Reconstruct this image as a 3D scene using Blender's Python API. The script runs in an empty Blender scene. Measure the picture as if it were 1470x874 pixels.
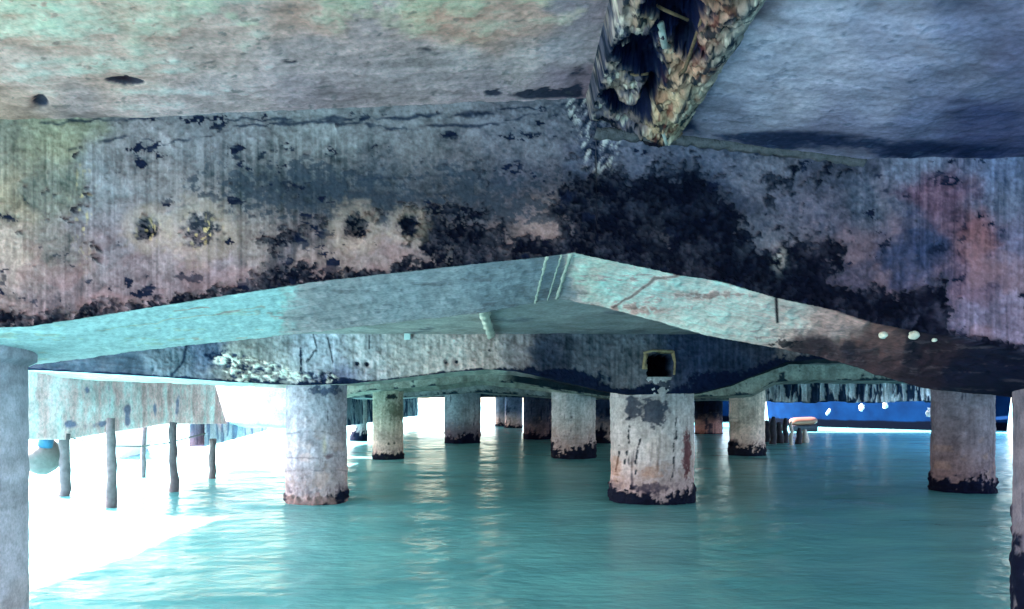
import bpy, math, random
import numpy as np
rnd = random.Random(7)
D = bpy.data
scene = bpy.context.scene

# ---------------------------------------------------------------- camera, world, sun, exposure
F, CX, CY, CH = 1062.0, 735.0, 578.0, 1.2       # focal length / principal point of the photograph, camera height
cam_d = D.cameras.new('camera'); cam = D.objects.new('camera', cam_d); scene.collection.objects.link(cam)
cam.location = (0, 0, CH); cam.rotation_euler = (math.radians(90), 0, 0)
cam_d.sensor_fit = 'HORIZONTAL'; cam_d.sensor_width = 36; cam_d.lens = 36 * F / 1470
cam_d.shift_y = (CY - 437) / 1470
cam_d.clip_start = 0.05; cam_d.clip_end = 9000
scene.camera = cam

SUN_EL, SUN_AZ = 35.0, -76.0                     # azimuth from +Y towards +X
w = D.worlds.new('World'); scene.world = w; w.use_nodes = True
nt = w.node_tree
sky = nt.nodes.new('ShaderNodeTexSky'); sky.sky_type = 'NISHITA'; sky.sun_disc = False
sky.sun_elevation = math.radians(SUN_EL); sky.sun_rotation = math.radians(SUN_AZ)
sky.air_density = 1.0; sky.dust_density = 2.0; sky.ozone_density = 0.6
bg = nt.nodes['Background']; bg.inputs[1].default_value = 0.15
nt.links.new(sky.outputs[0], bg.inputs[0])
sun_d = D.lights.new('sun', 'SUN'); sun = D.objects.new('sun', sun_d); scene.collection.objects.link(sun)
sun_d.energy = 5.0; sun_d.angle = math.radians(0.5); sun_d.color = (1.0, 0.95, 0.88)
from mathutils import Vector
az, el = math.radians(SUN_AZ), math.radians(SUN_EL)
sdir = Vector((math.sin(az) * math.cos(el), math.cos(az) * math.cos(el), math.sin(el)))
sun.rotation_euler = (-sdir).to_track_quat('-Z', 'Y').to_euler()
scene.view_settings.view_transform = 'Standard'; scene.view_settings.look = 'None'
scene.view_settings.gamma = 1; scene.view_settings.use_curve_mapping = False
scene.view_settings.exposure = 3.5
scene.render.engine = 'CYCLES'
cy = scene.cycles
cy.max_bounces = 10; cy.diffuse_bounces = 6; cy.glossy_bounces = 4
cy.use_denoising = True; cy.sample_clamp_indirect = 8; cy.caustics_reflective = True

# ---------------------------------------------------------------- small numeric tools
def lin(r, g, b):
    c = np.array([r, g, b], float) / 255
    return np.where(c <= 0.04045, c / 12.92, ((c + 0.055) / 1.055) ** 2.4)

def _h(i, j, seed):
    n = (i.astype(np.int64) * 374761393 + j.astype(np.int64) * 668265263 + seed * 1442695041) & 0xffffffff
    n = ((n ^ (n >> 13)) * 1274126177) & 0xffffffff
    n = ((n ^ (n >> 16)) * 2246822519) & 0xffffffff
    return ((n ^ (n >> 15)) & 0xffffff) / float(0xffffff)

def vn(u, v, seed=0):
    iu = np.floor(u); iv = np.floor(v); fu = u - iu; fv = v - iv
    fu = fu * fu * fu * (fu * (fu * 6 - 15) + 10); fv = fv * fv * fv * (fv * (fv * 6 - 15) + 10)
    a = _h(iu, iv, seed); b = _h(iu + 1, iv, seed); c = _h(iu, iv + 1, seed); d = _h(iu + 1, iv + 1, seed)
    return (a + (b - a) * fu) * (1 - fv) + (c + (d - c) * fu) * fv

def fbm(u, v, octv=4, seed=0, gain=0.5):
    s = 0; a = 1; t = 0; cs, sn = math.cos(0.6), math.sin(0.6)
    for k in range(octv):
        s = s + a * (vn(u, v, seed + k * 17) * 2 - 1); t += a; a *= gain
        u, v = (u * cs - v * sn) * 2.03 + 5.3, (u * sn + v * cs) * 2.03 + 1.7
    return s / t * 1.6

def ss(x, a, b):
    t = np.clip((x - a) / (b - a), 0, 1); return t * t * (3 - 2 * t)

def blob(px, py, cx, cy_, rx, ry, rot=0):
    c, s = math.cos(rot), math.sin(rot); dx = px - cx; dy = py - cy_
    a = (dx * c + dy * s) / rx; b = (-dx * s + dy * c) / ry
    return np.exp(-(a * a + b * b))

def poly_dist(px, py, pts):
    best = np.full(px.shape, 1e9)
    for (x0, y0), (x1, y1) in zip(pts[:-1], pts[1:]):
        dx, dy = x1 - x0, y1 - y0; L = dx * dx + dy * dy
        t = np.clip(((px - x0) * dx + (py - y0) * dy) / L, 0, 1)
        best = np.minimum(best, np.hypot(px - x0 - t * dx, py - y0 - t * dy))
    return best

def spread(px, py, pts, soft=25.0, yk=1.0):
    """albedo patches: a smooth blend between sample colours of the surface"""
    num = np.zeros(px.shape + (3,)); den = np.zeros(px.shape)
    for x, y, r, g, b in pts:
        d2 = (px - x) ** 2 + ((py - y) * yk) ** 2
        wgt = 1 / (d2 + soft * soft) ** 2
        num += wgt[..., None] * lin(r, g, b); den += wgt
    return num / den[..., None]

def mix(c, d, m):
    return c * (1 - m[..., None]) + np.asarray(d) * m[..., None]

def ip(x, pts):
    p = np.array(pts, float); return np.interp(x, p[:, 0], p[:, 1])

def X_of(px, Y): return (px - CX) / F * Y
def Z_of(py, Y): return CH - (py - CY) / F * Y
def at(px, py, Y): return Vector((X_of(px, Y), Y, Z_of(py, Y)))
def proj(V):
    Y = np.maximum(V[..., 1], 0.9)
    return CX + V[..., 0] / Y * F, CY - (V[..., 2] - CH) / Y * F

def spaced(*segs):
    """1-D knots: (start, end, step) runs joined"""
    out = []
    for a, b, st in segs:
        n = max(1, int(round((b - a) / st))); out += list(np.linspace(a, b, n, endpoint=False))
    out.append(segs[-1][1]); return np.array(out)

# ---------------------------------------------------------------- materials
def concrete(name, fine=90.0, bump=0.5, var=0.35, rough=0.95, spec=0.06, dist=0.004):
    m = D.materials.new(name); m.use_nodes = True; t = m.node_tree; n = t.nodes; L = t.links
    b = n['Principled BSDF']; b.inputs['Roughness'].default_value = rough
    b.inputs['Specular IOR Level'].default_value = spec
    at_ = n.new('ShaderNodeAttribute'); at_.attribute_name = 'Col'
    tc = n.new('ShaderNodeTexCoord')
    n1 = n.new('ShaderNodeTexNoise'); n1.inputs['Scale'].default_value = fine; n1.inputs['Detail'].default_value = 6
    n1.inputs['Roughness'].default_value = 0.7
    n2 = n.new('ShaderNodeTexNoise'); n2.inputs['Scale'].default_value = fine * 0.17; n2.inputs['Detail'].default_value = 8
    L.new(tc.outputs['Object'], n1.inputs['Vector']); L.new(tc.outputs['Object'], n2.inputs['Vector'])
    r1 = n.new('ShaderNodeMapRange'); r1.inputs[1].default_value = 0.3; r1.inputs[2].default_value = 0.7
    r1.inputs[3].default_value = 1 - var; r1.inputs[4].default_value = 1 + var
    L.new(n1.outputs[0], r1.inputs[0])
    r2 = n.new('ShaderNodeMapRange'); r2.inputs[1].default_value = 0.3; r2.inputs[2].default_value = 0.7
    r2.inputs[3].default_value = 1 - var * 0.7; r2.inputs[4].default_value = 1 + var * 0.7
    L.new(n2.outputs[0], r2.inputs[0])
    mu = n.new('ShaderNodeMath'); mu.operation = 'MULTIPLY'; L.new(r1.outputs[0], mu.inputs[0]); L.new(r2.outputs[0], mu.inputs[1])
    vm = n.new('ShaderNodeVectorMath'); vm.operation = 'SCALE'
    L.new(at_.outputs['Color'], vm.inputs[0]); L.new(mu.outputs[0], vm.inputs['Scale'])
    L.new(vm.outputs[0], b.inputs['Base Color'])
    bp = n.new('ShaderNodeBump'); bp.inputs['Strength'].default_value = bump; bp.inputs['Distance'].default_value = dist
    ad = n.new('ShaderNodeMath'); ad.operation = 'ADD'; L.new(n1.outputs[0], ad.inputs[0]); L.new(n2.outputs[0], ad.inputs[1])
    n3 = n.new('ShaderNodeTexNoise'); n3.inputs['Scale'].default_value = fine * .055; n3.inputs['Detail'].default_value = 4
    L.new(tc.outputs['Object'], n3.inputs['Vector'])
    r3 = n.new('ShaderNodeMapRange'); r3.inputs[1].default_value = .42; r3.inputs[2].default_value = .62; r3.inputs[3].default_value = .12; r3.inputs[4].default_value = 1.5
    L.new(n3.outputs[0], r3.inputs[0])
    m3 = n.new('ShaderNodeMath'); m3.operation = 'MULTIPLY'; L.new(ad.outputs[0], m3.inputs[0]); L.new(r3.outputs[0], m3.inputs[1]); ad = m3
    L.new(ad.outputs[0], bp.inputs['Height']); L.new(bp.outputs[0], b.inputs['Normal'])
    return m

def plain(name, col, rough=0.7, var=0.25, scale=20.0, bump=0.3, metal=0.0, spec=0.4):
    m = D.materials.new(name); m.use_nodes = True; t = m.node_tree; n = t.nodes; L = t.links
    b = n['Principled BSDF']; b.inputs['Roughness'].default_value = rough; b.inputs['Metallic'].default_value = metal
    b.inputs['Specular IOR Level'].default_value = spec
    tc = n.new('ShaderNodeTexCoord'); n1 = n.new('ShaderNodeTexNoise')
    n1.inputs['Scale'].default_value = scale; n1.inputs['Detail'].default_value = 7; n1.inputs['Roughness'].default_value = 0.65
    L.new(tc.outputs['Object'], n1.inputs['Vector'])
    cr = n.new('ShaderNodeValToRGB'); e = cr.color_ramp.elements
    c = np.array(col)
    e[0].position = 0.3; e[0].color = tuple(np.clip(c * (1 - var), 0, 1)) + (1,)
    e[1].position = 0.7; e[1].color = tuple(np.clip(c * (1 + var), 0, 1)) + (1,)
    L.new(n1.outputs[0], cr.inputs[0]); L.new(cr.outputs[0], b.inputs['Base Color'])
    bp = n.new('ShaderNodeBump'); bp.inputs['Strength'].default_value = bump; bp.inputs['Distance'].default_value = 0.01
    L.new(n1.outputs[0], bp.inputs['Height']); L.new(bp.outputs[0], b.inputs['Normal'])
    return m

M_near = concrete('weathered_concrete', 85, 0.4, 0.26, dist=0.004)
M_mid = concrete('pier_concrete', 22, 0.6, 0.32, dist=0.012)
M_rust = plain('rusted_steel', (0.20, 0.085, 0.05), 0.85, 0.5, 60, 0.8)
M_bare = plain('bare_steel', (0.42, 0.30, 0.28), 0.5, 0.3, 60, 0.4)
M_wood = plain('weathered_wood', (0.17, 0.125, 0.14), 0.9, 0.35, 14, 0.7)
M_dark = plain('dark_wet_wood_and_shadow', (0.018, 0.018, 0.035), 0.8, 0.5, 12, 0.8)
M_pale = plain('pale_wood', (0.45, 0.42, 0.42), 0.85, 0.35, 12, 0.7)
M_white = plain('white_paint', (0.70, 0.70, 0.70), 0.5, 0.08, 12, 0.1)
M_tan = plain('rotten_board', (0.34, 0.22, 0.13), 0.9, 0.5, 18, 0.8)
M_batten = plain('lime_crust', (0.74, 0.58, 0.50), 0.9, 0.25, 70, 0.8)
M_rope = plain('rope_fibre', (0.35, 0.35, 0.33), 0.9, 0.3, 60, 0.5)
M_fender = plain('fender_rubber', (0.15, 0.12, 0.12), 0.7, 0.3, 10, 0.3)
M_blueband = plain('blue_band', (0.03, 0.12, 0.22), 0.7, 0.3, 12, 0.3)
M_float = plain('faded_orange_plastic', (0.17, 0.062, 0.045), 0.45, 0.12, 6, 0.1)
M_glass = plain('dark_window', (0.02, 0.07, 0.12), 0.15, 0.2, 5, 0.0)
M_shell = plain('shell', (0.62, 0.52, 0.46), 0.7, 0.2, 60, 0.5)

# ---------------------------------------------------------------- mesh tools
def link(name, verts, faces, mat, cols=None, parent=None, smooth=True):
    me = D.meshes.new(name)
    verts = np.asarray(verts, np.float32).reshape(-1, 3)
    me.from_pydata(verts.tolist() if len(verts) < 3000 else [], [], faces if len(verts) < 3000 else [])
    if len(verts) >= 3000:
        quads = np.asarray(faces['q'], np.int32)
        me.vertices.add(len(verts)); me.vertices.foreach_set('co', verts.ravel())
        me.loops.add(quads.size); me.loops.foreach_set('vertex_index', quads.ravel())
        me.polygons.add(len(quads)); me.polygons.foreach_set('loop_start', np.arange(0, quads.size, 4, dtype=np.int32))
        me.update(calc_edges=True); me.validate()
    if cols is not None:
        a = me.color_attributes.new('Col', 'FLOAT_COLOR', 'POINT')
        c = np.ones((len(verts), 4), np.float32); c[:, :3] = np.clip(hue(np.asarray(cols).reshape(-1, 3)), 0.002, 0.85)
        a.data.foreach_set('color', c.ravel())
    if smooth: me.polygons.foreach_set('use_smooth', np.ones(len(me.polygons), bool))
    me.materials.append(mat)
    o = D.objects.new(name, me); scene.collection.objects.link(o)
    if parent: o.parent = parent
    return o

def grid(name, V, C, mat, wrap_v=False, wrap_u=False, flip=False, parent=None, smooth=True):
    nu, nv = V.shape[:2]; idx = np.arange(nu * nv).reshape(nu, nv)
    if wrap_v: idx = np.concatenate([idx, idx[:, :1]], 1)
    if wrap_u: idx = np.concatenate([idx, idx[:1, :]], 0)
    q = np.stack([idx[:-1, :-1], idx[1:, :-1], idx[1:, 1:], idx[:-1, 1:]], -1).reshape(-1, 4)
    if flip: q = q[:, ::-1]
    faces = {'q': q} if nu * nv >= 3000 else [tuple(map(int, r)) for r in q]
    return link(name, V, faces, mat, C, parent, smooth)

def tag(o, label=None, cat=None, group=None, kind=None):
    if label: o['label'] = label
    if cat: o['category'] = cat
    if group: o['group'] = group
    if kind: o['kind'] = kind
    return o

def empty(name, loc=(0, 0, 0)):
    o = D.objects.new(name, None); scene.collection.objects.link(o); o.location = loc; o.empty_display_size = 0.2
    return o

def tube(name, pts, r, mat, parent=None, n=8, jit=0.0, taper=None, seed=0):
    rr = random.Random(seed); pts = [Vector(p) for p in pts]; V = []; m = len(pts)
    for i, p in enumerate(pts):
        d = (pts[min(i + 1, m - 1)] - pts[max(i - 1, 0)]).normalized()
        a = d.orthogonal().normalized(); b = d.cross(a)
        if i and a.dot(pa) < 0.99: a = (pa - d * pa.dot(d)).normalized(); b = d.cross(a)
        pa = a
        ri = r * (taper[i] if taper else 1)
        for k in range(n):
            t = 2 * math.pi * k / n; q = ri * (1 + rr.uniform(-jit, jit))
            V.append(tuple(p + a * math.cos(t) * q + b * math.sin(t) * q))
    Fc = []
    for i in range(m - 1):
        for k in range(n):
            k2 = (k + 1) % n; Fc.append((i * n + k, i * n + k2, (i + 1) * n + k2, (i + 1) * n + k))
    Fc.append(tuple(range(n))[::-1]); Fc.append(tuple((m - 1) * n + k for k in range(n)))
    return link(name, V, Fc, mat, None, parent)

def box(name, c, s, mat, parent=None, rot=None, bev=0.0):
    V = []; sx, sy, sz = s[0] / 2, s[1] / 2, s[2] / 2
    from mathutils import Euler
    R = Euler(rot).to_matrix() if rot else None
    for x in (-sx, sx):
        for y in (-sy, sy):
            for z in (-sz, sz):
                p = Vector((x, y, z)); p = R @ p if R else p; V.append(tuple(p + Vector(c)))
    o = link(name, V, [(0, 1, 3, 2), (4, 6, 7, 5), (0, 4, 5, 1), (2, 3, 7, 6), (0, 2, 6, 4), (1, 5, 7, 3)], mat, None, parent, False)
    if bev:
        md = o.modifiers.new('bevel', 'BEVEL'); md.width = bev; md.segments = 2
    return o

def ball(name, c, s, mat, parent=None, nu=16, nv=10, lump=0.0, seed=0):
    th = np.linspace(0, 2 * np.pi, nu, endpoint=False)[:, None]; ph = np.linspace(0.02, np.pi - 0.02, nv)[None]
    r = 1 + lump * fbm(th * 1.3 + 0 * ph, ph * 2 + 0 * th, 3, seed) * np.sin(ph)
    V = np.stack([c[0] + s[0] * r * np.cos(th) * np.sin(ph), c[1] + s[1] * r * np.sin(th) * np.sin(ph), c[2] + s[2] * r * np.cos(ph) + 0 * th], -1)
    return grid(name, V, None, mat, wrap_u=True, parent=parent)

# ---------------------------------------------------------------- concrete cross beams
def beam(name, Yf, Yb, htop, prof_f, prof_b, xs, nf, nb, paint, mat, nback=4, parent=None):
    """cross beam swept along X; front and back lower edges follow their own profiles"""
    Xf = np.array([X_of(p[0], Yf) for p in prof_f]); Zf = np.array([Z_of(p[1], Yf) for p in prof_f])
    Xb = np.array([X_of(p[0], Yb) for p in prof_b]); Zb = np.array([Z_of(p[1], Yb) for p in prof_b])
    zf = np.interp(xs, Xf, Zf)[:, None]; zb = np.interp(xs, Xb, Zb)[:, None]
    X = xs[:, None]
    zt = (htop(xs) if callable(htop) else np.full(xs.shape, htop))[:, None] + 0.15
    tf = np.linspace(0, 1, nf)[None]; tb = np.linspace(0, 1, nb + 2)[None, 1:]; tk = np.linspace(0, 1, nback + 1)[None, 1:]
    one = np.ones_like
    front = np.stack([X * one(tf), Yf * one(X * tf), zt + (zf - zt) * tf], -1)
    under = np.stack([X * one(tb), Yf + (Yb - Yf) * tb * one(X), zf + (zb - zf) * tb], -1)
    back = np.stack([X * one(tk), Yb * one(X * tk), zb + (zt - zb) * tk], -1)
    V = np.concatenate([front, under, back], 1)
    fid = np.concatenate([np.zeros(nf), np.ones(nb + 1), np.full(nback, 2)])[None] * one(X)
    px, py = proj(V)
    db = (V[..., 2] - zf) / Yf * F            # photograph-scale height above the lower front edge
    C, dsp = paint(px, py, fid, db, V)
    V = V.copy()
    # relief fades out at the very ends of each face so the arris stays closed
    V[..., 1] -= np.where(fid == 0, dsp, 0)
    V[..., 2] -= np.where(fid == 1, dsp, 0)
    return grid(name, V, C, mat, wrap_v=True, parent=parent)

TINT = np.array([1.62, 1.06, .98])             # pink bias put into the concrete to offset teal light off the water
def hue(c):
    c = .24 * np.maximum(c / .24, 0) ** 1.22
    l = c.mean(-1, keepdims=True); k = np.clip((l - .02) / .10, 0, 1)      # dark tones keep their own blue black
    return np.where(k > 0, 1, 1) * (l + (c - l) * (.95 - .27 * k)) * (1 * (1 - k) * .8 + TINT * k)
NAVY = lin(15, 16, 40); NAVY2 = lin(36, 36, 60)

# --- beam nearest the camera
def ceil_left(X): return np.interp(X, [-5, -1.2, 0.22, 0.3], [0.80, 0.805, 0.866, 0.866])
A_PTS = [(0,200,130,130,122),(80,205,150,150,130),(200,205,142,138,150),(300,200,138,138,152),(450,205,140,142,152),(600,200,135,135,148),
 (750,200,125,125,145),(880,230,110,112,140),(1000,235,105,110,140),(1090,255,115,115,140),(1200,240,88,84,105),(1300,250,118,124,158),(1430,250,108,120,165),
 (0,280,162,152,135),(80,280,125,132,128),(150,280,140,145,160),(250,275,142,138,148),(350,270,112,116,126),(450,270,100,104,118),(550,270,114,114,128),
 (650,270,118,114,128),(750,260,112,106,126),(870,290,70,70,98),(1000,290,50,50,82),(1060,290,84,84,108),(1180,300,105,100,125),(1250,300,100,106,132),
 (1330,290,120,84,112),(1440,290,110,118,152),(0,350,168,154,152),(80,350,135,130,134),(150,350,142,134,152),(250,350,152,138,152),(350,350,148,138,142),
 (450,320,118,110,120),(480,360,160,142,146),(550,380,150,134,140),(650,330,95,88,104),(770,325,150,126,130),(850,350,84,78,100),(940,352,110,102,120),
 (1090,360,118,120,140),(1230,350,112,98,122),(1300,360,70,80,118),(1400,350,145,92,108),(1450,350,112,112,152),(1370,420,125,100,130),
 (0,430,152,136,146),(100,430,138,122,138),(200,420,152,134,152),(300,420,142,128,146),(400,400,120,110,126),(1180,430,104,92,118),(1300,440,96,92,126),
 (1380,460,122,118,156),(1450,440,134,124,160)]
A_BLOB = [(398,352,44,20,1.1),(440,325,26,34,.8),(470,392,60,12,.8),(610,330,34,26,1.1),(672,330,60,44,1.15),(760,372,70,20,1.),(812,300,40,34,.8),(540,300,50,10,.5),(890,320,70,62,1.2),(1000,320,62,75,1.3),(1090,410,70,40,1.3),
 (1152,395,32,55,1.2),(1122,270,9,42,1.1),(210,327,15,16,1.3),(287,330,24,18,.7),(510,325,17,20,1.4),(585,325,14,12,.8),(118,300,12,62,.55),(60,300,10,55,.45),
 (1262,436,62,20,1.3),(1322,438,16,26,1.2),(230,420,9,14,.9),(1300,370,26,30,.5),(1190,262,36,18,.7),(840,250,14,60,.35),
 (478,350,26,34,-1.0),(520,368,50,22,-1.15),(560,350,26,26,-1.1),(770,328,40,20,-1.5),(730,300,26,14,-.8),(942,354,24,17,-1.3),(990,308,22,18,-.7),(1108,362,26,34,-1.0),(1060,300,22,40,-.4),(1340,330,60,60,-.3)]
A_EDGE = [(-80,40),(0,34),(150,26),(250,18),(330,22),(400,40),(500,46),(600,54),(700,62),(830,90),(950,130),(1050,120),(1130,90),(1185,30),(1240,45),(1330,45),(1352,12),(1600,16)]

def paint_A(px, py, fid, db, V):
    X, Z, Yv = V[..., 0], V[..., 2], V[..., 1]
    qx = px + 30 * fbm(px / 46, py / 46, 5, 11, .6); qy = py + 20 * fbm(px / 46, py / 46, 5, 23, .6)
    C = spread(qx, qy, A_PTS, 22)
    n1 = fbm(px / 34, py / 24, 5, 3, .62); n2 = fbm(px / 9, py / 8, 4, 5, .6); n3 = fbm(px / 3.6, py / 3.6, 2, 9)
    # lime and water runs down the face
    st = fbm(px / 5, py / 240 + 0.15 * n1, 4, 41, .65); sw = np.clip(ss(px, 560, 420) + 0.8 * ss(px, 1180, 1300) + .25, 0, 1) * ss(py, 175, 215)
    C = C * (1 + (0.32 * st * sw)[..., None])
    C = C * (1 + 0.24 * n1 + 0.24 * n2 + 0.12 * n3)[..., None]
    pinky = ss(fbm(px / 45, py / 40, 3, 77), .1, .6) * ss(py, 300, 380) * .3
    C = mix(C, lin(170, 130, 142), pinky)
    # grey-green mottled growth in the middle
    reg0 = np.clip(blob(px, py, 560, 255, 260, 50), 0, 1); C = C * (1 - .22 * reg0)[..., None] * np.array([.82, .78, .79])
    reg = blob(px, py, 400, 262, 150, 42) + blob(px, py, 560, 290, 260, 40) + .8 * blob(px, py, 740, 270, 130, 55)
    mot = ss(n2 * .8 + n1 * .6 + reg * .9, .75, 1.15) * np.clip(reg * 1.5, 0, 1)
    C = mix(C, lin(62, 66, 82), mot * .75)
    # black crust, with the navy mass over the right half
    S = np.zeros(px.shape)
    for cx, cy_, rx, ry, s in A_BLOB: S += s * blob(qx, qy, cx, cy_, rx * 1.15, ry * 1.15)
    S += 1.15 * np.clip(1.1 - db / ip(px, A_EDGE), -0.2, 1.05)
    S = S + .42 * n1 + .26 * n2 + .12 * n3
    isl = fbm(px / 15, py / 12, 4, 19, .68)
    S = S - .85 * ss(isl, .08, .6) * ss(px, 900, 800) - .3 * ss(isl, .3, .8) + .25 * ss(-isl, .3, .8)
    C = mix(C, lin(92, 84, 98), ss(S, .18, .5) * .5)
    rt = ss(px, 830, 900)
    S = S + .10 * n3 + .10 * n2
    m = ss(S, .42 - .08 * rt, .74 + .10 * rt)
    bc = mix(np.broadcast_to(NAVY, C.shape), lin(84, 70, 80), ss(n2 + .6 * n3, .0, .8) * .65 * ss(px, 1000, 780))
    thin = .95 - .34 * ss(fbm(px / 26, py / 30, 4, 29, .62), .0, .6) - .12 * ss(n2, 0, .6)
    C = C * (1 - m * thin)[..., None] + bc * (m * thin)[..., None]
    rim = ss(S, .34, .5) * (1 - m) * ss(px, 900, 760) * ss(fbm(px / 50, py / 50, 2, 91), -.2, .4)
    C = mix(C, lin(176, 158, 140), rim * .14) * .84
    for cx, cy_, rr_, k in [(210, 327, 17, .95), (287, 331, 25, .8), (511, 326, 19, 1.0), (586, 325, 15, .9)]:
        dd = np.hypot(px - cx, (py - cy_) * 1.05) / rr_ + .35 * n2 + .2 * n1
        C = mix(C, lin(188, 166, 150), ss(dd, 2.6, 1.5) * ss(dd, .8, 1.2) * .25)
        C = mix(C, lin(20, 22, 40), ss(dd, 1.05, .8) * k * np.clip(.55 + 1.2 * n3 + .6 * n2, .35, 1))
    # cracks
    dj = 3.0 * fbm(px / 14, py / 14, 3, 61)
    for pts, wd, k in [([(60,178),(100,172),(240,170),(440,172),(640,166),(850,146)], 2.6, .8), ([(100,215),(180,195),(235,205)], 1.6, .7),
                       ([(222,208),(310,192),(350,178),(520,176),(560,184),(700,180),(780,160)], 2.0, .75), ([(470,260),(640,250),(720,262)], 1.5, .3),
                       ([(1245,240),(1290,340),(1345,460)], 2.5, .35)]:
        dd = poly_dist(px, py + dj, pts); C = mix(C, NAVY2, ss(dd, wd * (1.6 + 2 * n1), wd * .2) * k * (.25 + .75 * ss(fbm(px / 40, py / 9, 3, 67), -.35, .35)))
    yel = ss(fbm(px / 5, py / 7, 2, 71), .5, .9) * (blob(px, py, 287, 332, 26, 18) + .8 * blob(px, py, 212, 330, 16, 16) + .6 * blob(px, py, 120, 300, 14, 60))
    C = mix(C, lin(190, 170, 110), np.clip(yel, 0, .7))
    C = mix(C, lin(175, 175, 180), np.clip(.7 * blob(px, py, 1117, 372, 9, 16) * ss(n2, -.3, .4), 0, 1))
    rub = np.clip(blob(px, py, 862, 190, 34, 62) + .6 * blob(px, py, 838, 150, 40, 22), 0, 1); rn = fbm((px + py * .5) / 6, (py - px * .3) / 15, 4, 83, .65)
    C = mix(C, lin(176, 170, 174), ss(rn, .1, .6) * ss(rub, .25, .6) * .75); C = mix(C, lin(34, 36, 58), ss(-rn, .2, .6) * ss(rub, .25, .6) * .8)
    disp = .003 * n1 + .0015 * n2 + .004 * rn * ss(rub, .2, .6) + .0008 * n3 + .0045 * m * (1 + n2 + n3)
    disp -= .022 * blob(px, py, 210, 327, 12, 12) + .03 * blob(px, py, 510, 326, 13, 14) + .012 * blob(px, py, 287, 330, 16, 12) + .016 * blob(px, py, 585, 326, 8, 8)
    rightward = ss(px - ip(py, [(100, 1215), (230, 1240), (460, 1330), (600, 1390)]), -10, 10)
    disp += .035 * rightward + .012 * ss(px - ip(py, [(200, 1135), (480, 1200)]), -9, 9)
    # ------- underside; near-white left end paints in sun thrown up by the water
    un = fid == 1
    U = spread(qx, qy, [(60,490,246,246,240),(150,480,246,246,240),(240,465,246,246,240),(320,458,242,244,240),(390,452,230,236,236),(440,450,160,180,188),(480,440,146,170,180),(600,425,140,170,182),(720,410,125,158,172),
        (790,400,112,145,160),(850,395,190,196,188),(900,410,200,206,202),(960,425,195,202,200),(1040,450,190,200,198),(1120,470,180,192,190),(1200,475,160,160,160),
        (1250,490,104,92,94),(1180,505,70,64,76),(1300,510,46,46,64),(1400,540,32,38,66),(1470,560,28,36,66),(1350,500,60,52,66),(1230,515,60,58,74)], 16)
    us = fbm(X / .03 * .12, Yv / .012, 4, 131, .6); ug = fbm(px / 22, py / 9, 4, 141, .6)
    U = U * (1 + .10 * us + .14 * ug + .10 * n2)[..., None]
    sm = ss(fbm(px / 70, py / 6, 4, 151, .6) + .5 * n2, .55, .9)
    U = mix(U, lin(90, 96, 108), sm * .45)
    for pts, wd, k in [([(985,392),(940,400),(905,428),(880,440)], 2.2, .6), ([(1114,425),(1116,462)], 2.4, .95), ([(140,475),(380,440)], 1.2, .4), ([(250,447),(300,440)], 1.2, .6)]:
        dd = poly_dist(px, py + dj * .6, pts); U = mix(U, NAVY, ss(dd, wd * 1.4, wd * .3) * k)
    U = mix(U, lin(120, 96, 92), np.clip(.8 * blob(px, py, 900, 445, 70, 7) + .6 * blob(px, py, 1010, 425, 60, 8), 0, .6) * ss(n2, -.4, .4))
    eb = ss(6 - (db - 0) * 0, 0, 1)
    dk = blob(px, py, 1128, 492, 26, 8) * 1.2 + .5 * n2
    U = mix(U, NAVY, ss(dk, .5, .8) * .8)
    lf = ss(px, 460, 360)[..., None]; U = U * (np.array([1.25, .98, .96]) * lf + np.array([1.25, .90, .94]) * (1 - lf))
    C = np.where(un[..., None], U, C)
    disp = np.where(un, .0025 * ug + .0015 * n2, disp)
    C = np.where((fid == 2)[..., None], lin(120, 125, 135), C)
    return C, disp

def htopA(X):
    return CH + np.where(X < 0.24, ceil_left(X), np.interp(X, [0.24, 1.0, 1.5, 5], [0.767, 0.68, 0.678, 0.67]))
front_A = [(-1800,500),(-100,476),(0,470),(40,469),(150,452),(300,428),(450,405),(600,388),(700,377),(780,369),(825,363),(870,373),(980,396),(1035,404),(1115,428),(1188,443),
           (1246,463),(1352,484),(1470,512),(1600,540),(3300,560)]
back_A = [(-1100,570),(-300,548),(40,527),(50,523),(230,500),(330,490),(440,478),(520,468),(600,459),(700,448),(770,434),(800,428),(868,441),(949,463),(1017,482),(1060,490),(1128,502),
          (1172,511),(1220,524),(1256,537),(1330,558),(1470,572),(1600,577),(2800,577)]
YA, YA2 = 2.1, 3.0
xsA = spaced((-5.0, -2.9, .06), (-2.9, -1.6, .011), (-1.6, 1.62, .0036), (1.62, 2.9, .011), (2.9, 6.0, .06))
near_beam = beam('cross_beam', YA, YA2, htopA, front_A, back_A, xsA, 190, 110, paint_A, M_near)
tag(near_beam, 'nearest concrete cross beam, black crust along its lower edge, pale underside bent like a gable', 'beam')

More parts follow.
